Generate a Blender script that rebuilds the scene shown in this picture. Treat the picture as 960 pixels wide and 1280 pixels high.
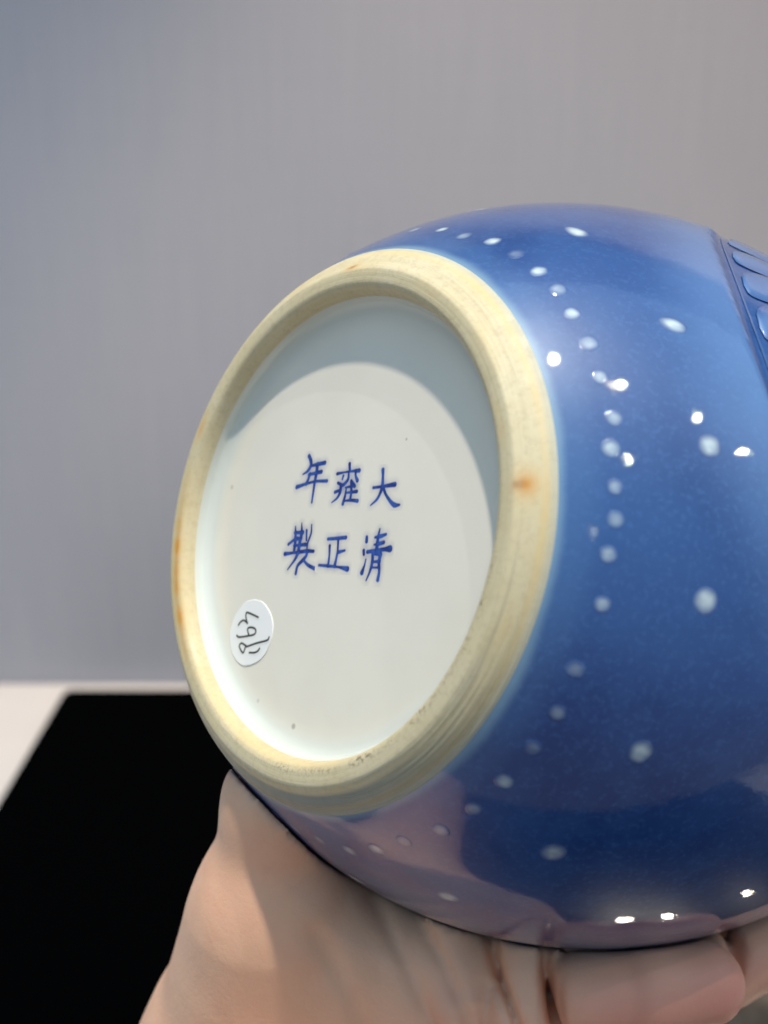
import bpy, math, random
import numpy as np
from mathutils import Vector, Matrix, noise

R = math.radians
random.seed(4)
sc = bpy.context.scene
for o in list(bpy.data.objects):
    bpy.data.objects.remove(o)

# ------------------------------------------------------------------ camera, world, lamps, exposure
CAM_H, PITCH = 0.38, R(18)
cd = bpy.data.cameras.new('camera'); cam = bpy.data.objects.new('camera', cd)
sc.collection.objects.link(cam); sc.camera = cam
cam.location = (0, 0, CAM_H); cam.rotation_euler = (R(90) - PITCH, 0, 0)
cd.sensor_fit = 'VERTICAL'; cd.sensor_height = 36.0; cd.lens = 36 * 1400 / 1280
cd.clip_start = 0.01; cd.clip_end = 50
cd.dof.use_dof = True; cd.dof.focus_distance = 0.212; cd.dof.aperture_fstop = 11.8

sc.view_settings.view_transform = 'Standard'; sc.view_settings.look = 'None'
sc.view_settings.gamma = 1.0; sc.view_settings.exposure = 0.10
sc.render.engine = 'CYCLES'; sc.cycles.max_bounces = 8; sc.cycles.caustics_reflective = False

wd = bpy.data.worlds.new("World"); sc.world = wd; wd.use_nodes = True
bg = wd.node_tree.nodes['Background']
# the room around: pale ceiling overhead, dim floor below, even all the way round
_t = wd.node_tree; _g = _t.nodes.new('ShaderNodeTexCoord'); _s = _t.nodes.new('ShaderNodeSeparateXYZ'); _m = _t.nodes.new('ShaderNodeMapRange')
_t.links.new(_g.outputs['Generated'], _s.inputs[0]); _t.links.new(_s.outputs[2], _m.inputs[0]); _m.interpolation_type = 'SMOOTHSTEP'
_m.inputs[1].default_value = -.5; _m.inputs[2].default_value = 1.0; _m.inputs[3].default_value = .20; _m.inputs[4].default_value = .92
_t.links.new(_m.outputs[0], bg.inputs[1]); _c = _t.nodes.new('ShaderNodeMix'); _c.data_type = 'RGBA'; _f = _t.nodes.new('ShaderNodeMapRange'); _f.interpolation_type = 'SMOOTHSTEP'
_t.links.new(_s.outputs[2], _f.inputs[0]); _f.inputs[1].default_value = -.7; _f.inputs[2].default_value = .6
_t.links.new(_f.outputs[0], _c.inputs[0]); _c.inputs[6].default_value = (1.0, .82, .68, 1); _c.inputs[7].default_value = (.45, .72, 1.0, 1)
_t.links.new(_c.outputs[2], bg.inputs[0])

VL = Vector([-0.013185, 0.200439, 0.31329])
def lamp(name, d, dist, watt, rad, col=(1, .93, .82), typ='SPOT', at=None, angle=50):
    L = bpy.data.lights.new(name, typ); o = bpy.data.objects.new(name, L); sc.collection.objects.link(o)
    t = VL if at is None else Vector(at)
    d = Vector(d).normalized(); o.location = t + d * dist
    o.rotation_euler = (-d).to_track_quat('-Z', 'Y').to_euler()
    L.energy = watt; L.color = col
    if typ == 'SPOT':
        L.shadow_soft_size = rad; L.spot_size = R(angle); L.spot_blend = .5
    elif typ == 'AREA':
        L.shape = 'DISK'; L.size = rad * 2
    return o
# ceiling spots, straight above and fanning out to the right, as their glints on the glaze show
lamp('ceiling_spot_main', (.045, -.115, .99), 1.5, 92, .028)
lamp('ceiling_spot_second', (.20, -.13, .97), 1.55, 15, .006)
lamp('ceiling_spot_third', (.42, -.22, .89), 1.7, 11, .006)
lamp('ceiling_spot_fourth', (.66, -.23, .72), 2.0, 7, .005)
lamp('ceiling_spot_fifth', (.79, -.26, .56), 2.2, 7, .006)
lamp('ceiling_spot_front', (.46, -.54, .70), 1.9, 3.5, .006)
lamp('ceiling_spot_low', (.31, -.83, .45), 2.0, .5, .004)
# wash on the wall, warm on the right
lamp('wall_wash_warm', (.35, -.75, 1.0), 1.1, 60, .012, (1, .71, .46), 'SPOT', (.42, .76, .42), 56)
for _x, _w in ((-.75, 12), (-.15, 5.5), (.45, .8)):
    lamp('wall_spot', (0, -.42, 1.0), .78, _w, .02, (.97, .95, 1.0), 'SPOT', (_x, .757, .30), 95)
# small added lights, not real lamps, to make glints on the vase's underside
GL = [((.26, -.84, -.47), (4.5, -8.45, -22.3)), ((.32, -.82, -.47), (5.7, -8.1, -22.3)), ((.48, -.76, -.45), (7.2, -7.6, -22.2))]
def campt(x, y, z):
    s, c = math.sin(PITCH), math.cos(PITCH)
    return Vector((x, y * s - z * c, y * c + z * s)) * .01 + Vector((0, 0, CAM_H))
def camdir(x, y, z):
    s, c = math.sin(PITCH), math.cos(PITCH)
    return Vector((x, y * s - z * c, y * c + z * s))
for i, (d, p) in enumerate(GL):
    lamp('glint_helper', camdir(*d), .16, (.010, .006, .004)[i], (.0032, .0024, .0018)[i], (1, .9, .72), 'AREA', campt(*p))

# ------------------------------------------------------------------ helpers
def mesh_obj(name, verts, faces, mat, parent=None, smooth=True, attrs=None):
    me = bpy.data.meshes.new(name)
    me.from_pydata([tuple(v) for v in verts], [], [tuple(f) for f in faces]); me.update()
    if smooth: me.polygons.foreach_set('use_smooth', [True] * len(me.polygons))
    if attrs:
        for k, a in attrs.items():
            a = np.asarray(a, dtype=np.float32)
            if a.ndim == 1:
                at = me.attributes.new(k, 'FLOAT', 'POINT'); at.data.foreach_set('value', a)
            else:
                at = me.attributes.new(k, 'FLOAT_COLOR', 'POINT')
                at.data.foreach_set('color', np.c_[a, np.ones(len(a))].astype(np.float32).ravel())
    me.materials.append(mat)
    o = bpy.data.objects.new(name, me); sc.collection.objects.link(o)
    if parent is not None: o.parent = parent
    return o
def tag(o, label=None, cat=None, kind=None, group=None):
    for k, v in (('label', label), ('category', cat), ('kind', kind), ('group', group)):
        if v: o[k] = v
    return o
def smooth01(x): x = np.clip(x, 0, 1); return x * x * (3 - 2 * x)

class NT:
    def __init__(s, name):
        s.m = bpy.data.materials.new(name); s.m.use_nodes = True
        s.t = s.m.node_tree; s.b = s.t.nodes['Principled BSDF']
    def n(s, typ, **kw):
        nd = s.t.nodes.new(typ)
        for k, v in kw.items(): setattr(nd, k, v)
        return nd
    def put(s, sock, v):
        if hasattr(v, 'is_linked') or hasattr(v, 'links'): s.t.links.new(v, sock)
        else:
            sock.default_value = v
    def math(s, op, a, b=0.0, c=None, clamp=False):
        nd = s.n('ShaderNodeMath', operation=op, use_clamp=clamp)
        s.put(nd.inputs[0], a); s.put(nd.inputs[1], b)
        if c is not None: s.put(nd.inputs[2], c)
        return nd.outputs[0]
    def mix(s, f, a, b, blend='MIX'):
        nd = s.n('ShaderNodeMix', data_type='RGBA', blend_type=blend)
        s.put(nd.inputs[0], f); s.put(nd.inputs[6], a); s.put(nd.inputs[7], b)
        return nd.outputs[2]
    def ramp(s, v, a, b, lo=0.0, hi=1.0, kind='SMOOTHSTEP'):
        nd = s.n('ShaderNodeMapRange', interpolation_type=kind)
        s.put(nd.inputs[0], v)
        for i, x in zip((1, 2, 3, 4), (a, b, lo, hi)): nd.inputs[i].default_value = x
        return nd.outputs[0]
    def noise(s, vec, scale, detail=3, rough=.5, dist=0):
        nd = s.n('ShaderNodeTexNoise'); s.put(nd.inputs['Vector'], vec)
        nd.inputs['Scale'].default_value = scale; nd.inputs['Detail'].default_value = detail
        nd.inputs['Roughness'].default_value = rough; nd.inputs['Distortion'].default_value = dist
        return nd.outputs[0]
    def co(s, k='Object'): return s.n('ShaderNodeTexCoord').outputs[k]
    def attr(s, k, o='Fac'): return s.n('ShaderNodeAttribute', attribute_name=k).outputs[o]
    def bump(s, h, strength, dist, normal=None):
        nd = s.n('ShaderNodeBump'); s.put(nd.inputs['Height'], h)
        nd.inputs['Strength'].default_value = strength; nd.inputs['Distance'].default_value = dist
        if normal is not None: s.put(nd.inputs['Normal'], normal)
        return nd.outputs[0]
    def set(s, **kw):
        for k, v in kw.items(): s.put(s.b.inputs[k.replace('_', ' ')], v)
        return s.m
def C(r, g, b): return (r, g, b, 1)

# ------------------------------------------------------------------ materials
def blue_glaze():
    k = NT('cobalt glaze'); co = k.co(); sep = k.n('ShaderNodeSeparateXYZ'); k.put(sep.inputs[0], co)
    big = k.noise(co, 28, 3, .6); fine = k.noise(co, 900, 3, .7); mid = k.noise(co, 160, 4, .65)
    base = k.mix(k.ramp(big, .35, .68), C(.006, .041, .172), C(.016, .068, .230))
    base = k.mix(k.ramp(mid, .40, .70, 0, .45), base, C(.020, .080, .25))
    base = k.mix(k.ramp(fine, .50, .66, 0, .34), base, C(.045, .125, .33))
    # the glaze thins to pale where it meets the bare foot
    z = k.math('ADD', sep.outputs[2], k.math('MULTIPLY', k.math('SUBTRACT', k.noise(co, 60, 3), .5), .0014))
    base = k.mix(k.ramp(z, .0044, .0066, .9, 0, 'SMOOTHERSTEP'), base, C(.18, .30, .40))
    base = k.mix(k.ramp(z, .0068, .0115, .15, 0), base, C(.12, .27, .50))
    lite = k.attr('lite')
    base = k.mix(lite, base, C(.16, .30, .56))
    ink = k.attr('slip')
    base = k.mix(ink, base, C(.60, .70, .70))
    nb = k.bump(k.noise(co, 330, 2, .5), .05, .0006)
    nb = k.bump(k.noise(co, 1700, 2, .6), .11, .00011, nb)
    return k.set(Base_Color=base, Roughness=.42, Normal=nb, IOR=1.5, Specular_IOR_Level=.38,
                 Subsurface_Weight=0.0, Coat_Weight=1.0, Coat_Roughness=k.ramp(fine, .4, .8, .015, .06), Coat_Normal=nb)
PITS = [(-.644, 3.932, .9, .6), (1.57, -1.615, .45, .5), (-1.858, 3.59, .7, .3), (-3.784, -.807, .8, .4)]
def base_glaze():
    k = NT('white base glaze'); co = k.co(); sep = k.n('ShaderNodeSeparateXYZ'); k.put(sep.inputs[0], co)
    r = k.math('SQRT', k.math('ADD', k.math('POWER', sep.outputs[0], 2), k.math('POWER', sep.outputs[1], 2)))
    base = k.mix(k.ramp(k.noise(co, 45, 3), .3, .7), C(.76, .70, .59), C(.80, .74, .625))
    base = k.mix(k.ramp(r, .0385, .0436, 0, .7), base, C(.55, .60, .56))        # glaze pools greenish in the corner
    base = k.mix(k.ramp(r, .0440, .0449, 0, .8), base, C(.70, .62, .44))
    # a few pin holes and specks in the glaze
    for (px, py, rr_, aa) in PITS:
        vd = k.n('ShaderNodeVectorMath', operation='DISTANCE'); k.put(vd.inputs[0], co); vd.inputs[1].default_value = (px * .01, py * .01, .00655)
        base = k.mix(k.ramp(vd.outputs['Value'], rr_ * .0003, rr_ * .0009, aa, 0), base, C(.27, .22, .17))
    ink = k.attr('ink')
    blue = k.mix(k.ramp(k.noise(co, 700, 2), .35, .7), C(.007, .028, .19), C(.028, .088, .36))
    base = k.mix(k.ramp(ink, 0, .9, 0, 1, 'LINEAR'), base, blue)
    nb = k.bump(k.noise(co, 150, 2, .4), .05, .0005)
    return k.set(Base_Color=base, Roughness=.10, Normal=nb, IOR=1.5, Specular_IOR_Level=.5)
def biscuit():
    k = NT('bare porcelain foot'); co = k.co(); sep = k.n('ShaderNodeSeparateXYZ'); k.put(sep.inputs[0], co)
    r = k.math('SQRT', k.math('ADD', k.math('POWER', sep.outputs[0], 2), k.math('POWER', sep.outputs[1], 2)))
    col = k.mix(k.ramp(k.noise(co, 55, 4, .65), .3, .7), C(.60, .50, .295), C(.64, .555, .365))
    col = k.mix(k.ramp(k.noise(co, 700, 4, .75), .46, .66, 0, .42), col, C(.47, .385, .24))
    # turning lines follow the ring
    cb = k.n('ShaderNodeCombineXYZ'); k.put(cb.inputs[0], k.math('MULTIPLY', r, 1.0)); k.put(cb.inputs[1], k.math('MULTIPLY', sep.outputs[2], 1.0))
    k.put(cb.inputs[2], k.math('MULTIPLY', sep.outputs[0], .02))
    lines = k.noise(cb.outputs[0], 1500, 3, .7)
    col = k.mix(k.math('MULTIPLY', k.ramp(lines, .46, .66, .0, .7), k.math('ADD', k.attr('turned'), .12)), col, C(.36, .31, .22))
    st = k.attr('stain_shade', 'Color')
    col = k.mix(k.attr('stain_shade_amount'), col, st)
    # trodden grit along the inner edge
    grit = k.math('MULTIPLY', k.ramp(k.noise(co, 1300, 2, .8), .52, .58), k.attr('grit'))
    col = k.mix(grit, col, C(.12, .08, .05))
    # pale glaze edge where the blue begins
    col = k.mix(k.ramp(sep.outputs[2], .0030, .0046, 0, .55), col, C(.40, .42, .36))
    nb = k.bump(k.math('MULTIPLY', lines, k.math('ADD', k.attr('turned'), .2)), .8, .0005); nb = k.bump(k.noise(co, 2600, 3, .7), .35, .00012, nb)
    return k.set(Base_Color=col, Roughness=k.ramp(k.noise(co, 300, 3), .3, .7, .42, .66), Normal=nb, IOR=1.45,
                 Subsurface_Weight=.15, Subsurface_Radius=(.004, .003, .002), Subsurface_Scale=.4)
def paper():
    k = NT('white sticker paper'); ink = k.attr('pen')
    col = k.mix(ink, C(.86, .84, .80), C(.03, .028, .02))
    return k.set(Base_Color=col, Roughness=.38)
def skin():
    k = NT('skin'); co = k.co()
    col = k.mix(k.ramp(k.noise(co, 22, 4, .6), .32, .68), C(.79, .44, .28), C(.83, .50, .325))
    col = k.mix(k.ramp(k.noise(co, 60, 4, .65, .6), .5, .8, 0, .35), col, C(.64, .26, .16))
    col = k.mix(k.attr('flush'), col, C(.66, .26, .19))
    col = k.mix(k.attr('crease'), col, C(.36, .13, .075))  # dark red shade between the fingers, painted into the skin colour
    mp = k.n('ShaderNodeMapping'); k.put(mp.inputs[0], co); mp.inputs['Rotation'].default_value = (.2, .5, .3); mp.inputs['Scale'].default_value = (1, .35, .3)
    fold = k.n('ShaderNodeTexNoise', noise_type='RIDGED_MULTIFRACTAL'); k.put(fold.inputs['Vector'], mp.outputs[0]); fold.inputs['Scale'].default_value = 95; fold.inputs['Detail'].default_value = 3
    col = k.mix(k.ramp(fold.outputs[0], .55, 1.1, 0, .35), col, C(.60, .22, .14))
    nb = k.bump(fold.outputs[0], .5, .0012)
    nb = k.bump(k.noise(co, 900, 4, .7), .3, .0003, nb)
    w = k.n('ShaderNodeTexVoronoi', feature='DISTANCE_TO_EDGE'); k.put(w.inputs['Vector'], co); w.inputs['Scale'].default_value = 700
    nb = k.bump(k.ramp(w.outputs[0], 0, .12), .06, .0002, nb)
    return k.set(Base_Color=col, Roughness=.46, Normal=nb, Subsurface_Weight=.25,
                 Subsurface_Radius=(.010, .0035, .0018), Subsurface_Scale=.3, IOR=1.4)
def wall_mat():
    k = NT('grey fabric wall'); co = k.co()
    mp = k.n('ShaderNodeMapping'); k.put(mp.inputs[0], co); mp.inputs['Scale'].default_value = (1, 1, .02)
    v = k.noise(mp.outputs[0], 420, 4, .7)
    mp2 = k.n('ShaderNodeMapping'); k.put(mp2.inputs[0], co); mp2.inputs['Scale'].default_value = (.03, 1, 1)
    h = k.noise(mp2.outputs[0], 300, 3, .7)
    col = k.mix(k.ramp(v, .3, .7), C(.232, .245, .28), C(.258, .270, .302))
    col = k.mix(k.ramp(h, .35, .7, 0, .15), col, C(.215, .23, .265))
    col = k.mix(k.ramp(k.noise(co, 3, 3), .35, .7, 0, .3), col, C(.29, .285, .32))
    return k.set(Base_Color=col, Roughness=.85, Normal=k.bump(k.noise(co, 500, 3), .3, .0006))
def mat_simple(name, c1, c2, scale, rough, bs=.2, bd=.0005, **kw):
    k = NT(name); co = k.co(); n = k.noise(co, scale, 4, .65)
    return k.set(Base_Color=k.mix(k.ramp(n, .3, .7), C(*c1), C(*c2)), Roughness=rough, Normal=k.bump(k.noise(co, scale * 6, 3, .7), bs, bd), **kw)

BLUE, BASE, BISC, PAPER, SKIN = blue_glaze(), base_glaze(), biscuit(), paper(), skin()

# ------------------------------------------------------------------ setting
def box(name, lo, hi, mat, bev=0.0, parent=None):
    (x0, y0, z0), (x1, y1, z1) = lo, hi
    v = [(x, y, z) for x in (x0, x1) for y in (y0, y1) for z in (z0, z1)]
    f = [(0, 1, 3, 2), (4, 6, 7, 5), (0, 4, 5, 1), (2, 3, 7, 6), (0, 2, 6, 4), (1, 5, 7, 3)]
    o = mesh_obj(name, v, f, mat, parent, smooth=False)
    if bev:
        b = o.modifiers.new('edge', 'BEVEL'); b.width = bev; b.segments = 3
    return o
WALLM = wall_mat()
w = box('wall', (-1.6, .757, -.3), (1.6, .85, 1.7), WALLM)
tag(w, 'grey cloth covered wall standing behind the white counter', 'wall')
t = box('tabletop', (-1.6, -.03, -.03), (1.6, .756, 0), mat_simple('white lacquer counter', (.47, .43, .395), (.51, .47, .43), 6, .32), .002)
tag(t, 'white lacquered counter top along the foot of the grey wall', 'counter', 'structure')
# black velvet display pad with rounded corners
def pad():
    x0, x1, y0, y1, r, z = -.232, .335, -.028, .735, .006, .006
    pts = []
    for cx, cy, a0 in ((x1 - r, y1 - r, 0), (x0 + r, y1 - r, 90), (x0 + r, y0 + r, 180), (x1 - r, y0 + r, 270)):
        for i in range(7):
            a = R(a0 + i * 15); pts.append((cx + r * math.cos(a), cy + r * math.sin(a)))
    n = len(pts); V = []
    rings = [(0, .0005), (0, z - .0015), (.0006, z - .0004), (.002, z)]
    mx, my = (x0 + x1) / 2, (y0 + y1) / 2
    for ins, zz in rings:
        for (x, y) in pts:
            V.append((x - math.copysign(ins, x - mx), y - math.copysign(ins, y - my), zz))
    F = []
    for k in range(len(rings) - 1):
        for i in range(n): F.append((k * n + i, k * n + (i + 1) % n, (k + 1) * n + (i + 1) % n, (k + 1) * n + i))
    F.append(tuple(range(3 * n, 4 * n)))
    k = NT('black velvet'); co = k.co()
    m = k.set(Base_Color=k.mix(k.noise(co, 400, 3), C(.0004, .0005, .0006), C(.0010, .0011, .0013)), Roughness=1.0, Specular_IOR_Level=0.0,
              Normal=k.bump(k.noise(co, 1500, 3), .3, .0004))
    o = mesh_obj('display_pad', V, F, m, smooth=False)
    return tag(o, 'flat black velvet display pad lying on the white counter', 'display pad')
pad()
# a crumpled dark brown cloth on the pad, only its blurred edge shows under the fingers
def cloth():
    nx, ny = 60, 50; V = []; F = []
    for j in range(ny):
        for i in range(nx):
            u, v = i / (nx - 1), j / (ny - 1)
            x = .155 + .17 * u + .006 * math.sin(v * 9); y = .33 + .16 * v + .006 * math.sin(u * 8 + 1)
            e = min(u, 1 - u, v, 1 - v)
            h = .0072 + min(1, e * 7) * (.004 + .010 * abs(noise.noise(Vector((u * 4, v * 3, 2.2)))) + .004 * noise.noise(Vector((u * 9, v * 8, .2))) )
            V.append((x, y, max(h, .0066)))
    for j in range(ny - 1):
        for i in range(nx - 1): a = j * nx + i; F.append((a, a + 1, a + nx + 1, a + nx))
    o = mesh_obj('cloth', V, F, mat_simple('brown felt cloth', (.050, .040, .030), (.075, .062, .048), 120, .95))
    s = o.modifiers.new('thickness', 'SOLIDIFY'); s.thickness = .0012; s.offset = 0
    return tag(o, 'crumpled dark brown cloth on the black pad beneath the fingertips', 'cloth')
cloth()

# ------------------------------------------------------------------ the vase (local z runs from the foot into the body)
rot = Matrix([[0.678471, -0.117841, 0.725114], [-0.698672, -0.408522, 0.587339], [0.227012, -0.90511, -0.359503]])
vase = bpy.data.objects.new('vase', None); sc.collection.objects.link(vase)
vase.matrix_world = Matrix.Translation(VL) @ rot.to_4x4()
vase.empty_display_size = .02
tag(vase, 'cobalt blue porcelain vase with white dots, its marked base tipped toward the viewer', 'vase')
HC, RM, RB = 8.4767, 8.3263, 10.5179       # centimetres
def rad(h):
    return RM * math.sqrt(max(0, 1 - ((h - HC) / RB) ** 2))
def surf(th, h, off=0.0):
    """point on the body at angle th (degrees), height h (cm), pushed out along the normal"""
    r = rad(h); t = R(th)
    n = Vector((r / RM ** 2 * math.cos(t), r / RM ** 2 * math.sin(t), (h - HC) / RB ** 2)).normalized()
    return (Vector((r * math.cos(t), r * math.sin(t), h)) + n * off) * .01, n
MTH, MH, MR = -24.2, 10.2, 6.36            # the carved roundel
def roundel_d(th, h):
    dx = ((th - MTH + 180) % 360 - 180) * math.pi / 180 * 7.8
    return math.hypot(dx, (h - MH) * (1.17 if h > MH else 1))
def body():
    NS = 360
    hs = [.42, .46, .50, .56, .64, .74, .86, 1.0] + list(np.arange(1.2, 16.01, .1))
    rows = []
    for h in hs: rows.append((rad(h), h, True))
    r16 = rad(16.0)
    neck = [(r16 - .28, 16.28), (r16 - .62, 16.7), (3.9, 17.4), (3.55, 18.2), (3.4, 19.2), (3.4, 20.6), (3.5, 21.6), (3.75, 22.3), (4.05, 22.75), (4.15, 22.95), (4.1, 23.1), (3.95, 23.12), (3.75, 22.9),
            (3.45, 22.2), (3.15, 21.4), (3.05, 20), (3.05, 18.4), (3.5, 17.2), (5.2, 16.0), (7.0, 13.5), (7.7, 10), (7.6, 6.5), (6.4, 3), (4.5, 1.4), (2, 1.2), (.01, 1.2)]
    V, F, lite = [], [], []
    for (r, h, _) in rows:
        for i in range(NS):
            th = 360 * i / NS; off = 0
            d = roundel_d(th, h)
            wob = .012 * min(1, max(0, h - .5) * 2) * noise.noise(Vector((math.cos(R(th)) * 2, math.sin(R(th)) * 2, h * .4)))
            off = wob - .10 * float(smooth01((MR + .03 - d) / .16))
            lite.append(.42 * float(smooth01(1 - (d - MR) / 2.0)) if d > MR else 0.0)  # paler rim round the roundel: thin glaze, with rim light painted in
            p, n = surf(th, h, off); V.append(p)
    for (r, h) in neck:
        for i in range(NS):
            a = R(360 * i / NS); V.append(Vector((r * math.cos(a), r * math.sin(a), h)) * .01); lite.append(0)
    nr = len(rows) + len(neck)
    for k in range(nr - 1):
        for i in range(NS):
            j = (i + 1) % NS; F.append((k * NS + i, k * NS + j, (k + 1) * NS + j, (k + 1) * NS + i))
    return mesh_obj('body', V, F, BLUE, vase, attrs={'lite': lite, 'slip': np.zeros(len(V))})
body()

def ring_mesh(name, prof, mat, NS, attrf=None):
    V, F = [], []; A = []
    for (r, h) in prof:
        for i in range(NS):
            t = 2 * math.pi * i / NS
            if attrf: A.append(attrf(math.degrees(t), r, h))
            wob = 1 + .0012 * noise.noise(Vector((math.cos(t) * 1.5, math.sin(t) * 1.5, 4)))
            V.append((r * wob * math.cos(t) * .01, r * wob * math.sin(t) * .01, h * .01))
    for k in range(len(prof) - 1):
        for i in range(NS):
            j = (i + 1) % NS; F.append((k * NS + i, (k + 1) * NS + i, (k + 1) * NS + j, k * NS + j))
    return V, F, A
def crom(P, n):
    P = [np.array(p, float) for p in P]; P = [2 * P[0] - P[1]] + P + [2 * P[-1] - P[-2]]
    out = []
    for i in range(1, len(P) - 2):
        for t in np.linspace(0, 1, n, endpoint=False):
            a, b, c, d = P[i - 1:i + 3]
            out.append(.5 * (2 * b + (c - a) * t + (2 * a - 5 * b + 4 * c - d) * t * t + (3 * b - a - 3 * c + d) * t ** 3))
    out.append(P[-2]); return out
foot_prof = crom([(4.43, .34), (4.455, .21), (4.51, .08), (4.60, .012), (4.74, .0), (4.86, .005), (4.93, .04), (5.03, .115), (5.15, .20), (5.26, .295), (5.325, .38), (rad(.45) + .008, .45), (rad(.5) - .02, .52)], 7)
def ang(a, b): return (a - b + 180) % 360 - 180
ORANGE, BROWN, YEL = (.62, .26, .035), (.30, .12, .03), (.64, .47, .20)
def stain_shade(th, r, h):
    c = np.array(YEL); amt = 0.0
    def add(col, a):
        nonlocal c, amt
        a = max(0, min(1, a))
        if a > 0: c = c * (1 - a) + np.array(col) * a; amt = max(amt, a)
    nz = noise.noise(Vector((th * .2, r * 3, 1)))
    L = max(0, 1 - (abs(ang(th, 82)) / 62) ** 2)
    add((.21, .255, .245), .92 * L * float(smooth01((r - 4.98) / .10)))  # shade of the down-facing lower bevel, painted in as grey
    L = .5 + .5 * math.cos(R(ang(th, -35)))
    add(YEL, (.55 + .5 * noise.noise(Vector((th * .05, r * 2, 9)))) * L * math.exp(-((r - 5.28) / .06) ** 2))
    L = max(0, 1 - (abs(ang(th, 105)) / 60) ** 2)
    add(YEL, .42 * L * math.exp(-((r - 4.50) / .08) ** 2))
    for (t0, r0, ww, a_) in ((-60, 4.75, .12, .35), (-40, 4.9, .16, .28), (-110, 5.1, .1, .4), (20, 5.1, .12, .3), (120, 4.8, .15, .3), (-20, 4.7, .08, .35)):
        s = ang(th, t0) * math.pi / 180 * r
        add((.58, .36, .16), a_ * math.exp(-(s / .45) ** 2 - ((r - r0) / ww) ** 2) * (.8 + .6 * nz))
    # long yellow-brown run along the left of the ring
    L = max(0, 1 - (abs(ang(th, 165)) / 36) ** 2)
    wv = 4.67 + .05 * noise.noise(Vector((th * .06, 0, 3)))
    add((.62, .38, .12), (.9 + .5 * nz) * L * math.exp(-((r - wv) / .16) ** 2))
    add(ORANGE, (.65 + .8 * nz) * max(0, 1 - (abs(ang(th, 163)) / 24) ** 2) * math.exp(-((r - wv + .03) / .07) ** 2))
    s = ang(th, 205) * math.pi / 180 * r; add(ORANGE, .6 * math.exp(-(s / .35) ** 2 - ((r - 4.75) / .12) ** 2))
    s = ang(th, -7.0) * math.pi / 180 * r
    add((.66, .40, .12), .75 * math.exp(-(s / .30) ** 2 - ((r - 5.05) / .22) ** 2))
    add(ORANGE, .95 * math.exp(-(s / .17) ** 2 - ((r - 5.03) / .15) ** 2))
    add(BROWN, .85 * math.exp(-(s / .08) ** 2 - ((r - 4.92) / .10) ** 2))
    s = ang(th, -88.5) * math.pi / 180 * r
    add(ORANGE, .6 * math.exp(-(s / .25) ** 2 - ((r - 4.95) / .10) ** 2))
    add(BROWN, .95 * math.exp(-(s / .13) ** 2 - ((r - 4.95 - s * .25) / .05) ** 2))
    return c, amt
def grit(th, r, h):
    L = max(.12, 1 - (abs(ang(th, 45)) / 62) ** 2)
    return L * math.exp(-((r - 4.62) / .07) ** 2) * (.5 + 1.3 * noise.noise(Vector((th * .15, 0, 7))))
V, F, A = ring_mesh('foot_ring', foot_prof, BISC, 540, lambda t, r, h: (stain_shade(t, r, h), max(0, grit(t, r, h))))
mesh_obj('foot_ring', V, [f[::-1] for f in F], BISC, vase, attrs={'stain_shade': [a[0][0] for a in A], 'stain_shade_amount': [a[0][1] for a in A], 'grit': [a[1] for a in A], 'turned': [max(0, 1 - (abs(ang(360 * (i % 540) / 540, 48)) / 48) ** 2) * float(smooth01((foot_prof[i // 540][0] - 4.85) / .1)) for i in range(len(A))]})

DEP = .655
def floor_z(x, y):
    r = math.hypot(x, y)
    return DEP
base_prof = crom([(4.432, .33), (4.41, .42), (4.36, .52), (4.22, .61), (4.0, .65), (3.7, DEP)], 6) + [np.array((r, DEP)) for r in (3.2, 2.6, 1.8, 1.0, .0005)]
V, F, A = ring_mesh('glazed_base', base_prof, BASE, 300)
mesh_obj('glazed_base', V, F, BASE, vase, attrs={'ink': np.zeros(len(V))})

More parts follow.
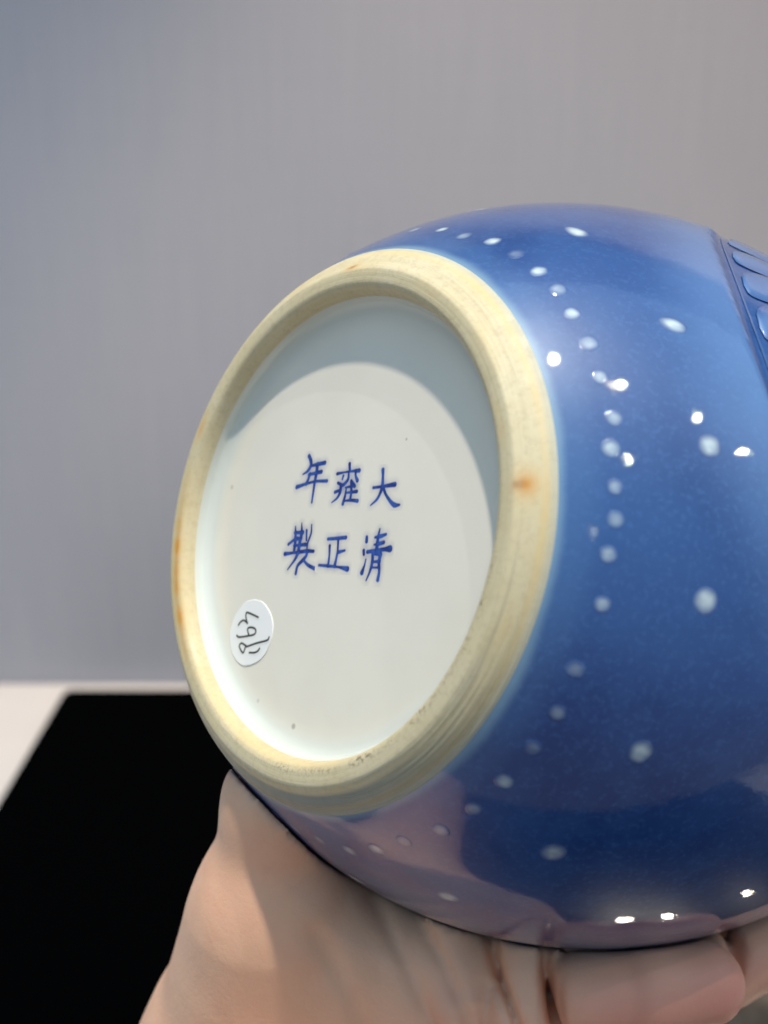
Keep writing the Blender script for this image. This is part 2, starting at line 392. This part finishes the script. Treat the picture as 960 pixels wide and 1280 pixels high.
# --- reign mark, six brush-written characters
GLYPHS = {'nian': [([[-1.2288, -1.4045], [-1.1526, -1.3029], [-1.1329, -1.2036], [-1.21, -1.0983], [-1.3514, -1.0301]], [0.0243, 0.0253, 0.0233, 0.0194, 0.0107]), ([[-1.1452, -1.1951], [-0.9289, -1.224], [-0.7011, -1.2477]], [0.0146, 0.0219, 0.0243]), ([[-1.1656, -1.0165], [-0.9493, -1.0467], [-0.7753, -1.0687]], [0.0165, 0.0214, 0.0233]), ([[-1.1271, -1.0334], [-1.1618, -0.9269], [-1.2125, -0.8296]], [0.0204, 0.0194, 0.0204]), ([[-1.4984, -0.7717], [-1.2266, -0.8298], [-0.916, -0.8772], [-0.5692, -0.8789]], [0.0253, 0.0165, 0.0165, 0.0204]), ([[-0.9289, -1.224], [-0.9251, -1.0638], [-0.9419, -0.8689], [-0.9484, -0.6916], [-0.9565, -0.4527]], [0.0243, 0.0243, 0.0214, 0.0185, 0.0146])], 'yong': [([[0.056, -1.2034], [0.088, -1.0632]], [0.0194, 0.0166]), ([[-0.2753, -1.0153], [-0.0614, -1.0386], [0.1326, -1.0538], [0.3611, -1.0638]], [0.0176, 0.0102, 0.012, 0.0222]), ([[0.0648, -1.023], [0.0629, -0.9003], [-0.03, -0.804], [-0.1109, -0.7727]], [0.0139, 0.0194, 0.0194, 0.0139]), ([[-0.0857, -0.9693], [-0.1045, -0.904]], [0.0139, 0.0102]), ([[-0.2219, -0.8323], [-0.0759, -0.7844]], [0.0166, 0.0166]), ([[-0.2756, -0.6518], [-0.1204, -0.6907]], [0.0185, 0.0139]), ([[-0.1218, -0.7646], [-0.1251, -0.6498], [-0.1909, -0.5356], [-0.3372, -0.4462]], [0.0194, 0.0203, 0.0139, 0.0074]), ([[0.2655, -1.0584], [0.2773, -0.9606], [0.3422, -0.8699]], [0.0166, 0.0157, 0.0213]), ([[0.1673, -0.8655], [0.2281, -0.7992], [0.2835, -0.7618]], [0.0185, 0.025, 0.0203]), ([[0.0471, -0.7209], [0.0375, -0.5742], [-0.0015, -0.4196]], [0.0111, 0.0166, 0.0203]), ([[0.1672, -0.8329], [0.2063, -0.6535], [0.1982, -0.4995]], [0.0157, 0.0176, 0.0166]), ([[0.0193, -0.7377], [0.2584, -0.7662]], [0.0102, 0.0157]), ([[0.0515, -0.6311], [0.3632, -0.6554]], [0.0102, 0.0185]), ([[0.0434, -0.4764], [0.2126, -0.4873], [0.4144, -0.4736]], [0.0102, 0.0157, 0.0203])], 'da': [([[0.824, -0.7205], [1.069, -0.7401], [1.4029, -0.7734]], [0.0166, 0.0157, 0.0259]), ([[1.031, -1.057], [1.0532, -0.9299], [1.069, -0.7401], [1.0248, -0.5989], [0.9519, -0.4892], [0.8074, -0.3873]], [0.0231, 0.0176, 0.0222, 0.0185, 0.0166, 0.0092]), ([[1.0947, -0.724], [1.1851, -0.597], [1.32, -0.4707], [1.4574, -0.3883], [1.5899, -0.3915]], [0.0185, 0.0166, 0.0194, 0.0259, 0.0129])], 'zhi': [([[-1.3773, 0.0421], [-1.3271, 0.2886], [-1.3241, 0.5531]], [0.012, 0.023, 0.02]), ([[-1.1891, -0.0327], [-1.1542, 0.1764], [-1.1716, 0.3403], [-1.1833, 0.5675]], [0.009, 0.024, 0.026, 0.024]), ([[-0.8682, 0.001], [-0.8555, 0.1722], [-0.9186, 0.3534], [-0.9254, 0.4616]], [0.01, 0.013, 0.013, 0.011]), ([[-1.5311, 0.4025], [-1.387, 0.3171], [-1.253, 0.2599]], [0.017, 0.015, 0.012]), ([[-1.0068, 0.1109], [-0.9729, 0.3094]], [0.015, 0.012]), ([[-1.3749, 0.1612], [-1.1157, 0.1532]], [0.017, 0.023]), ([[-1.347, 0.2981], [-1.1341, 0.2761]], [0.018, 0.015]), ([[-1.3501, 0.426], [-0.9813, 0.3953]], [0.014, 0.022]), ([[-1.6083, 0.602], [-1.3349, 0.5716], [-1.1645, 0.5534], [-0.9129, 0.5243], [-0.7087, 0.5234]], [0.024, 0.014, 0.02, 0.022, 0.019]), ([[-1.1905, 0.5677], [-1.2638, 0.706], [-1.4552, 0.9128]], [0.022, 0.019, 0.009]), ([[-0.9041, 0.533], [-0.9215, 0.6234], [-1.0168, 0.7162], [-1.1519, 0.8291], [-1.1782, 0.9836]], [0.021, 0.02, 0.023, 0.02, 0.02]), ([[-1.0062, 0.6979], [-0.8297, 0.7997], [-0.5846, 0.8709]], [0.014, 0.02, 0.022])], 'zheng': [([[-0.3098, 0.272], [-0.0504, 0.2552], [0.2098, 0.2345]], [0.0185, 0.0194, 0.0213]), ([[-0.0073, 0.2544], [0.0184, 0.4883], [0.0057, 0.65], [-0.0169, 0.7918]], [0.0157, 0.0139, 0.0166, 0.0203]), ([[0.0612, 0.5195], [0.2256, 0.483]], [0.0194, 0.0129]), ([[-0.2339, 0.4051], [-0.2107, 0.5917], [-0.2094, 0.7946]], [0.0176, 0.0139, 0.0166]), ([[-0.4883, 0.7923], [-0.2216, 0.7967], [0.1032, 0.8076], [0.3635, 0.8338]], [0.0157, 0.0176, 0.0139, 0.0287])], 'qing': [([[0.8081, 0.2175], [0.8158, 0.2981]], [0.019, 0.0211]), ([[0.7667, 0.4696], [0.7822, 0.5409]], [0.019, 0.0179]), ([[0.8567, 0.6371], [0.8328, 0.7628], [0.789, 0.8893]], [0.0095, 0.0127, 0.0243]), ([[1.0393, 0.2181], [1.1913, 0.1934], [1.3267, 0.156]], [0.0127, 0.0211, 0.0148]), ([[1.0375, 0.3561], [1.1643, 0.3356], [1.2885, 0.3066]], [0.0105, 0.0211, 0.0211]), ([[1.1422, 0.061], [1.1232, 0.2123], [1.1197, 0.4518]], [0.0105, 0.019, 0.0232]), ([[0.8774, 0.4936], [1.1212, 0.4606], [1.3362, 0.4332], [1.4745, 0.421]], [0.0211, 0.019, 0.0221, 0.0348]), ([[1.0265, 0.5163], [1.0416, 0.6756], [1.0077, 0.854], [0.933, 1.0255]], [0.0179, 0.02, 0.0158, 0.0095]), ([[1.0281, 0.5252], [1.2369, 0.5282]], [0.0127, 0.0211]), ([[1.2433, 0.528], [1.2228, 0.6696], [1.2599, 0.8441], [1.2489, 1.0025]], [0.0243, 0.0221, 0.019, 0.0232]), ([[1.0546, 0.6751], [1.2342, 0.6604]], [0.0127, 0.0179]), ([[1.0473, 0.7817], [1.2412, 0.7745]], [0.0105, 0.0116])]}
def stroke_field(X, Y, strokes, soft):
    D = np.zeros_like(X)
    for si, (pts, ws) in enumerate(strokes):
        P = np.array(crom(pts, 8)); W = np.interp(np.linspace(0, 1, len(P)), np.linspace(0, 1, len(ws)), ws); W = W.mean() + (W - W.mean()) * 1.35
        best = np.full(X.shape, 9.0)
        for (a, b, wa, wb) in zip(P[:-1], P[1:], W[:-1], W[1:]):
            d = b - a; L = d @ d + 1e-12
            t = np.clip(((X - a[0]) * d[0] + (Y - a[1]) * d[1]) / L, 0, 1)
            q = np.hypot(X - a[0] - t * d[0], Y - a[1] - t * d[1]) - (wa + (wb - wa) * t)
            best = np.minimum(best, q)
        rr = random.Random(si * 7 + len(pts)); dens = rr.uniform(.85, 1.0)
        v = dens * smooth01(.5 - best / soft) + .16 * smooth01(1 - best / (soft * 3.2))
        D = 1 - (1 - D) * (1 - np.clip(v, 0, 1))
    return D
def ink_patch(name, strokes, z, soft, mat, attr, parent, step=.009, margin=.11, thr=.004, uvz=None):
    allp = np.concatenate([np.array(s[0]) for s in strokes])
    lo, hi = allp.min(0) - margin, allp.max(0) + margin
    xs = np.arange(lo[0], hi[0], step); ys = np.arange(lo[1], hi[1], step)
    X, Y = np.meshgrid(xs, ys); D = stroke_field(X, Y, strokes, soft)
    ny, nx = X.shape; keep = D > thr
    fk = keep[:-1, :-1] | keep[1:, :-1] | keep[:-1, 1:] | keep[1:, 1:]
    idx = -np.ones(X.shape, int); J, I = np.nonzero(fk)
    used = np.zeros(X.shape, bool)
    for dj, di in ((0, 0), (0, 1), (1, 0), (1, 1)): used[J + dj, I + di] = True
    idx[used] = np.arange(used.sum())
    V = np.c_[X[used], Y[used], np.full(used.sum(), z)] * .01
    F = np.c_[idx[J, I], idx[J + 1, I], idx[J + 1, I + 1], idx[J, I + 1]]
    return mesh_obj(name, V, F, mat, parent, attrs={attr: D[used]})
for gi, g in enumerate(GLYPHS.values()):
    ink_patch('reign_mark_character', [(p_, [w_ * 1.6 + .004 for w_ in q_]) for p_, q_ in g], DEP - .0004 - .00015 * gi, .044, BASE, 'ink', vase)

# --- inventory sticker
STICKER = [[-2.4166, 1.5768], [-2.1246, 1.6144], [-1.8701, 1.7789], [-1.7233, 1.9597], [-1.6677, 2.1573], [-1.6989, 2.3966], [-1.8227, 2.6445], [-2.0602, 2.8336], [-2.4219, 2.9415], [-2.7013, 2.8966], [-2.951, 2.7249], [-3.0794, 2.4898], [-3.1191, 2.2702], [-3.0489, 2.0171], [-2.8871, 1.7958], [-2.672, 1.6346]]
WRITING = [[[-2.1969, 1.9307], [-2.5595, 1.8605], [-2.6256, 1.8894], [-2.6041, 1.9859], [-2.542, 2.0791]], [[-2.5446, 2.0671], [-2.6881, 2.0285], [-2.7917, 2.079], [-2.8414, 2.138]], [[-2.437, 2.3203], [-2.5052, 2.1982], [-2.4121, 2.1546], [-2.2666, 2.1677], [-2.2137, 2.2239], [-2.2605, 2.2879], [-2.4545, 2.3339], [-2.7547, 2.3828], [-2.8543, 2.3603]], [[-1.7476, 2.306], [-1.8028, 2.3699], [-2.1422, 2.4585], [-2.4661, 2.5591]], [[-2.4687, 2.5472], [-2.6444, 2.5018], [-2.7154, 2.5567], [-2.6557, 2.6367], [-2.5609, 2.6889], [-2.5209, 2.6367], [-2.5024, 2.5623]], [[-2.3394, 2.6684], [-2.1801, 2.6537], [-2.0682, 2.6135], [-2.0168, 2.5551]]]
def sticker():
    P = STICKER + [STICKER[0]]
    out = crom(P, 5)[:-1]; c = np.mean(out, 0); n = len(out); V = []; F = []
    for (s, z) in ((1.0, DEP - .002), (1.0, DEP - .016), (.985, DEP - .020), (.5, DEP - .020)):
        for p in out: q = c + (p - c) * s; V.append((q[0] * .01, q[1] * .01, z * .01))
    for k in range(3):
        for i in range(n): F.append((k * n + i, k * n + (i + 1) % n, (k + 1) * n + (i + 1) % n, (k + 1) * n + i))
    F.append(tuple(range(3 * n, 4 * n))[::-1])
    o = mesh_obj('sticker', V, F, PAPER, vase, smooth=False, attrs={'pen': np.zeros(len(V))})
    tag(o, 'small white oval sticker numbered by hand in black pen')
    st = [(w_, [.020] * len(w_)) for w_ in WRITING]
    ink_patch('handwriting', st, DEP - .0235, .012, PAPER, 'pen', o, step=.006, margin=.03, thr=.02)
sticker()

# --- white slip dots: a close ring round the foot, a wider ring of big ones above it
def dot(th, h, rx, ry, strength, ang_=0.0):
    nr, ns = 8, 24; V = []; A = []; F = []
    r = rad(h); _, n = surf(th, h)
    tx = Vector((-math.sin(R(th)), math.cos(R(th)), 0)); ty = n.cross(tx)
    ca, sa = math.cos(R(ang_)), math.sin(R(ang_))
    ph = random.uniform(0, 10)
    for k in range(nr + 1):
        f = k / nr * 1.45
        for i in range(ns):
            a = 2 * math.pi * i / ns
            wob = 1 + .10 * noise.noise(Vector((math.cos(a) * 1.2 + ph, math.sin(a) * 1.2, ph)))
            u, v = f * rx * wob * math.cos(a), f * ry * wob * math.sin(a)
            u, v = u * ca - v * sa, u * sa + v * ca
            # back to angle / height on the body
            hh = h - v * abs(ty.z) if ty.z < 0 else h + v * abs(ty.z)
            tt = th + math.degrees(u / rad(hh))
            lift = .003 + .003 * float(smooth01((1.3 - f) / 1.3))
            if k == nr: lift = -.005
            wv = .012 * min(1, max(0, hh - .5) * 2) * noise.noise(Vector((math.cos(R(tt)) * 2, math.sin(R(tt)) * 2, hh * .4)))
            p, _n = surf(tt, hh, lift + wv); V.append(p)
            A.append(strength * float(smooth01((1.45 - f) / 1.15)) * (.86 + .28 * noise.noise(Vector((u * 9, v * 9, ph)))))
    for k in range(nr):
        for i in range(ns):
            j = (i + 1) % ns; F.append((k * ns + i, k * ns + j, (k + 1) * ns + j, (k + 1) * ns + i))
    return mesh_obj('slip_dot', V, F, BLUE, vase, attrs={'lite': np.zeros(len(V)), 'slip': np.clip(A, 0, 1)})
small = [(86.4, 1.31, .60), (77.7, 1.20, .95), (70.0, 1.08, .38), (63.5, 1.18, .95), (56.7, 1.18, .22), (50.2, 1.20, .92), (44.6, 1.23, .42), (38.6, 1.19, .80),
         (31.9, 1.20, .50), (25.4, 1.18, .62), (18.1, 1.23, .55), (13.2, 1.13, .66), (7.1, 1.16, .45), (2.1, 1.17, .42), (-3.2, 1.13, .46), (-10.7, 1.18, .52),
         (-21.3, 1.12, .24), (-28.8, 1.16, .32), (-35.8, 1.15, .20), (-43.6, 1.14, .62), (-51.4, 1.15, .36), (-59.6, 1.17, .42), (-68.1, 1.12, .25), (-75.9, 1.19, .55), (-83.5, 1.25, .6)]
a = -90.5
while a > -265: small.append((a, 1.17 + random.uniform(-.05, .05), random.choice((.3, .6, .9)))); a -= random.uniform(6, 8)
for i, (th, h, s) in enumerate(small):
    q = random.uniform(.105, .125); dot(-th, h, q, q * random.uniform(.95, 1.15), s)
large = [(83.5, 2.69, .20, .13, .95, 0), (58.4, 2.44, .215, .14, 1.0, 0), (33.4, 2.60, .19, .125, .85, 55), (13.9, 2.56, .165, .165, .85, 0), (-7.1, 2.57, .17, .17, .85, 0),
         (-29.4, 2.49, .17, .16, .72, 0), (-50.3, 2.54, .18, .17, .55, 0), (-73.0, 2.63, .17, .16, .8, 0), (-94, 2.6, .17, .17, .8, 0), (105, 2.6, .17, .17, .8, 0),
         (126, 2.55, .17, .17, .8, 0), (147, 2.6, .17, .17, .8, 0), (168, 2.5, .17, .17, .8, 0), (-115, 2.6, .17, .17, .8, 0), (-136, 2.6, .17, .17, .8, 0), (-157, 2.6, .17, .17, .8, 0), (-178, 2.5, .17, .17, .8, 0)]
for th, h, rx, ry, s, an in large: dot(-th, h, rx, ry, s, an)

# --- carved roundel of radiating petals on the shoulder
def roundel():
    NR, NA = 26, 220; V, F, L = [], [], []
    def P(d, a, off):
        dx, dh = d * math.cos(a), d * math.sin(a) / (1.17 if math.sin(a) > 0 else 1)
        return surf(MTH + math.degrees(dx / 7.8), MH + dh, off)[0]
    prof = [(.02, .05), (.5, .06), (.9, .04), (1.2, -.02), (1.35, -.075), (6.1, -.088)]
    for d, off in prof:
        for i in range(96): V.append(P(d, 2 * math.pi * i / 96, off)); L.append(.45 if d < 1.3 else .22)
    for k in range(len(prof) - 1):
        for i in range(96): j = (i + 1) % 96; F.append((k * 96 + i, (k + 1) * 96 + i, (k + 1) * 96 + j, k * 96 + j))
    ro = mesh_obj('carved_roundel', V, F, BLUE, vase, attrs={'lite': L, 'slip': np.zeros(len(V))})
    NP = 30
    for q in range(NP):
        a0 = 2 * math.pi * q / NP; V, F, L = [], [], []
        n1, n2 = 22, 10; aw = 2 * math.pi / NP * .495
        for k in range(n1 + 1):
            t = k / n1; d = 1.35 + (5.95 - 1.35) * (1 - (1 - t) ** 1.6)
            wt = math.sqrt(max(0, 1 - max(0, (t - .62) / .38) ** 2.2)) if t > .62 else 1
            for i in range(n2 + 1):
                s = (i / n2 - .5) * 2
                a = a0 + s * aw * max(wt, .02) + .10 * (t ** 2)
                off = -.084 + .034 * math.sqrt(max(0, 1 - s * s * .98)) * (1 if t < .9 else math.sqrt(max(0, 1 - ((t - .9) / .1) ** 2)) ) * min(1, .35 + t * 2)
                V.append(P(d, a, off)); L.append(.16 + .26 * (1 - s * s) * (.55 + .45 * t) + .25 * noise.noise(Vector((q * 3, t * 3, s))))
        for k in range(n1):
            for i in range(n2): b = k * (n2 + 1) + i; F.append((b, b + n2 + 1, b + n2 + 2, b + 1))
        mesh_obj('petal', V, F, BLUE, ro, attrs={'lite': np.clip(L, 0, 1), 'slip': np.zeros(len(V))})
roundel()

# ------------------------------------------------------------------ the hand: one continuous skin
def surface_nets(S, org, h):
    """vertices and quads of the zero level of the sampled field S"""
    s = S < 0; nx, ny, nz = S.shape
    cnt = np.zeros((nx - 1, ny - 1, nz - 1), np.int8)
    corners = [(i, j, k) for i in (0, 1) for j in (0, 1) for k in (0, 1)]
    def sl(a, c): return a[c[0]:nx - 1 + c[0], c[1]:ny - 1 + c[1], c[2]:nz - 1 + c[2]]
    for c in corners: cnt += sl(s, c)
    cell = (cnt > 0) & (cnt < 8); I = np.argwhere(cell)
    vid = -np.ones(cell.shape, np.int64); vid[cell] = np.arange(len(I))
    acc = np.zeros((len(I), 3)); w = np.zeros(len(I))
    val = {c: S[I[:, 0] + c[0], I[:, 1] + c[1], I[:, 2] + c[2]] for c in corners}
    for c in corners:
        for ax in range(3):
            if c[ax]: continue
            e = list(c); e[ax] = 1; e = tuple(e); a, b = val[c], val[e]; m = (a < 0) != (b < 0)
            t = np.where(m, a / np.where(m, a - b, 1), 0); p = np.array(c, float)[None].repeat(len(I), 0); p[:, ax] = t
            acc += p * m[:, None]; w += m
    V = (I + acc / w[:, None]) * h + org
    Q = []
    for ax in range(3):
        o1, o2 = (ax + 1) % 3, (ax + 2) % 3
        a = [slice(None)] * 3; b = [slice(None)] * 3; a[ax] = slice(0, -1); b[ax] = slice(1, None)
        sa, sb = s[tuple(a)], s[tuple(b)]; E = np.argwhere(sa != sb)
        E = E[(E[:, o1] > 0) & (E[:, o2] > 0) & (E[:, o1] < S.shape[o1] - 1) & (E[:, o2] < S.shape[o2] - 1)]
        fl = sa[E[:, 0], E[:, 1], E[:, 2]]
        def v(d1, d2): q = E.copy(); q[:, o1] -= d1; q[:, o2] -= d2; return vid[q[:, 0], q[:, 1], q[:, 2]]
        q = np.c_[v(1, 1), v(0, 1), v(0, 0), v(1, 0)]
        q[~fl] = q[~fl][:, ::-1]; Q.append(q)
    return V, np.concatenate(Q)
# joints in centimetres: x right, y up from the eye, z toward the eye
def hand():
    h = .1; lo = np.array([-9., -21., -33.]); n = ((np.array([12., -2.5, -13.]) - lo) / h).astype(int)
    ax = [lo[i] + h * np.arange(n[i], dtype=np.float32) for i in range(3)]
    X, Y, Z = np.meshgrid(*ax, indexing='ij')
    def cap(a, b, ra, rb):
        a, b = np.array(a, np.float32), np.array(b, np.float32); d = b - a; L = d @ d
        t = np.clip(((X - a[0]) * d[0] + (Y - a[1]) * d[1] + (Z - a[2]) * d[2]) / L, 0, 1)
        return np.sqrt((X - a[0] - t * d[0]) ** 2 + (Y - a[1] - t * d[1]) ** 2 + (Z - a[2] - t * d[2]) ** 2) - (ra + (rb - ra) * t)
    def smin(a, b, k):
        hh = np.clip(.5 + .5 * (b - a) / k, 0, 1); return b + (a - b) * hh - k * hh * (1 - hh)
    def chain(pts, k=.12):
        D = None
        for p, q in zip(pts[:-1], pts[1:]):
            c = cap(p[:3], q[:3], p[3], q[3]); D = c if D is None else smin(D, c, k)
        return D
    W = (-3.2, -17.0, -20.0)
    palm = cap((-1.2, -13.2, -24.6), (0.6, -12.6, -27.0), 2.0, 2.0)
    for m, r in (((2.4, -12.9, -23.6), 1.35), ((3.1, -12.9, -25.3), 1.45), ((3.3, -12.6, -27.0), 1.45), ((3.0, -12.2, -28.8), 1.4)):
        palm = smin(palm, cap((-2.4, -15.2, -23.8), m, 2.0, r), 1.1)
    # heel and thumb side, rising behind the vase on the left
    palm = smin(palm, chain([(-4.1, -14.8, -26.4, 2.6), (-2.95, -12.3, -26.2, 2.5), (-2.62, -10.1, -25.0, 1.9), (-2.45, -8.6, -24.2, 1.6), (-2.2, -6.0, -23.3, 1.0), (-1.3, -5.0, -25.6, 1.1)], .8), .9)
    # palm pad under the vase
    palm = smin(palm, cap((-.6, -9.9, -25.0), (2.2, -10.2, -25.2), 1.7, 1.4), 1.0)
    thumb = chain([(-1.3, -6.6, -25.6, 1.2), (-1.2, -4.8, -27.6, 1.15), (-1.3, -2.6, -29.9, 1.0), (-1.0, -.9, -31.9, .8)], .3)
    D = smin(palm, thumb, .5)
    # forearm toward the viewer, below the frame
    D = smin(D, chain([(-2.4, -15.6, -23.6, 2.35), (-4.0, -18.4, -17.5, 2.5), (-5.4, -20.9, -13.2, 2.9)], .8), 1.2)
    # pads and folds of the palm beside the little finger
    D = smin(D, chain([(-.6, -8.7, -24.7, .5), (.5, -10.5, -24.1, .6), (.9, -12.8, -23.9, .8)], .1), .5)
    D = smin(D, chain([(1.3, -8.9, -24.4, .65), (1.5, -10.5, -24.0, .72), (1.55, -13.0, -23.9, .85)], .1), .32)
    little = chain([(2.4, -13.4, -24.2, 1.0), (2.95, -10.6, -23.8, .80), (3.2, -9.2, -24.4, .76)], .1)
    D = smin(D, little, .05)
    tip = chain([(4.35, -10.15, -23.45, .97), (5.5, -10.0, -23.5, .95), (6.72, -9.93, -23.6, .86)], .25)
    fingers = tip
    ring = chain([(3.2, -12.4, -25.7, 1.0), (5.4, -11.5, -25.7, .9), (7.6, -10.35, -25.3, .82), (9.8, -9.35, -25.3, .8)], .2)
    middle = chain([(3.4, -12.0, -27.0, 1.15), (6.0, -11.4, -27.4, 1.02), (8.6, -10.6, -27.6, .98), (10.6, -9.2, -27.8, .85)], .2)
    index = chain([(3.0, -11.6, -28.8, 1.1), (5.4, -11.1, -30.0, 1.0), (7.6, -10.4, -30.8, .95), (9.3, -9.2, -31.4, .82)], .2)
    D = smin(D, fingers, .14)
    for f in (ring, middle, index): D = smin(D, f, .03)
    # creases pressed into the skin
    def crease(pts, w, dep, zlo, zhi):
        nonlocal D
        P = np.array(pts, np.float32); x0, x1, y0, y1 = P[:, 0].min() - .5, P[:, 0].max() + .5, P[:, 1].min() - .5, P[:, 1].max() + .5
        i0, i1 = [int(np.clip((v - lo[0]) / h, 0, n[0])) for v in (x0, x1)]; j0, j1 = [int(np.clip((v - lo[1]) / h, 0, n[1])) for v in (y0, y1)]
        k0, k1 = [int(np.clip((v - lo[2]) / h, 0, n[2])) for v in (zlo, zhi)]
        xs, ys = X[i0:i1, j0:j1, 0], Y[i0:i1, j0:j1, 0]; d2 = np.full(xs.shape, 9., np.float32)
        for a, b in zip(P[:-1], P[1:]):
            d = b - a; t = np.clip(((xs - a[0]) * d[0] + (ys - a[1]) * d[1]) / (d @ d), 0, 1)
            d2 = np.minimum(d2, np.hypot(xs - a[0] - t * d[0], ys - a[1] - t * d[1]))
        D[i0:i1, j0:j1, k0:k1] += (dep * np.exp(-(d2 / w) ** 2))[:, :, None]
    crease([(2.10, -8.6), (2.33, -9.5), (2.72, -10.5), (3.1, -11.6)], .10, .34, -24.6, -21)
    crease([(3.50, -9.0), (3.40, -9.67), (3.52, -10.5), (3.8, -11.4)], .12, .42, -24.6, -21)
    crease([(7.55, -9.0), (7.78, -9.6), (7.70, -10.1), (7.35, -10.7)], .13, .35, -26, -24.1)
    crease([(-.3, -8.2), (.5, -9.6), (1.1, -10.9), (1.3, -12)], .14, .12, -24.9, -21)
    crease([(.6, -8.5), (1.25, -9.5), (1.75, -10.6), (2.0, -12)], .12, .14, -24.9, -21)
    crease([(-1.4, -8.6), (-.6, -10.2), (-.3, -12)], .18, .08, -24.9, -21)
    crease([(5.0, -9.0), (5.08, -10.0), (5.0, -11)], .16, .05, -24.6, -21)
    # keep clear of the glaze: the skin presses flat against the body
    ct = np.array([4.8281, -1.5103, -26.801], np.float32); N = np.array([-0.72511, 0.16041, 0.66969], np.float32)
    qx, qy, qz = X - ct[0], Y - ct[1], Z - ct[2]; hh = qx * N[0] + qy * N[1] + qz * N[2]
    rr = np.sqrt(np.maximum(qx * qx + qy * qy + qz * qz - hh * hh, 0))
    k0 = np.sqrt((rr / RM) ** 2 + (hh / RB) ** 2) + 1e-6; k1 = np.sqrt((rr / RM ** 2) ** 2 + (hh / RB ** 2) ** 2) + 1e-6
    vs = k0 * (k0 - 1) / k1
    D = np.maximum(D, .035 - vs)
    V, Q = surface_nets(D, lo, h)
    # relax the mesh a little
    nb = np.zeros_like(V); ct_ = np.zeros(len(V))
    for _ in range(1):
        nb[:] = 0; ct_[:] = 0
        for a, b in ((0, 1), (1, 2), (2, 3), (3, 0)):
            np.add.at(nb, Q[:, a], V[Q[:, b]]); np.add.at(ct_, Q[:, a], 1)
            np.add.at(nb, Q[:, b], V[Q[:, a]]); np.add.at(ct_, Q[:, b], 1)
        V = V * .5 + .5 * nb / ct_[:, None]
    def dist(P, a, b):
        a, b = np.array(a), np.array(b); d = b - a; t = np.clip(((P - a) @ d) / (d @ d), 0, 1)
        return np.linalg.norm(P - a - t[:, None] * d, axis=1)
    flush = .8 * np.exp(-(dist(V, (4.8, -10.2, -22.7), (6.9, -9.9, -22.8)) / 1.1) ** 2) + .6 * np.exp(-(dist(V, (8, -10, -24), (10, -9.5, -24)) / 1.3) ** 2) + .35 * np.exp(-(dist(V, (1.5, -11, -23), (3, -12, -23)) / 1.2) ** 2)
    fold_shade = np.exp(-(dist(V, (3.5, -9.0, -23.0), (3.6, -11.2, -22.7)) / .16) ** 2) + .6 * np.exp(-(dist(V, (2.2, -8.8, -23.0), (2.8, -10.8, -22.9)) / .12) ** 2)
    s, c = math.sin(PITCH), math.cos(PITCH)
    Wd = np.c_[V[:, 0], V[:, 1] * s - V[:, 2] * c, V[:, 1] * c + V[:, 2] * s] * .01 + np.array([0, 0, CAM_H])
    base = Wd[Wd[:, 2].argmin()] * 0 + np.array([-.02, .20, .18])
    o = mesh_obj('person', Wd - base, Q, SKIN, attrs={'flush': np.clip(flush, 0, 1), 'crease': np.clip(fold_shade * .7, 0, 1)})
    o.location = base
    tag(o, 'bare hand cupped under the blue vase, fingers curled beneath it', 'person')
hand()
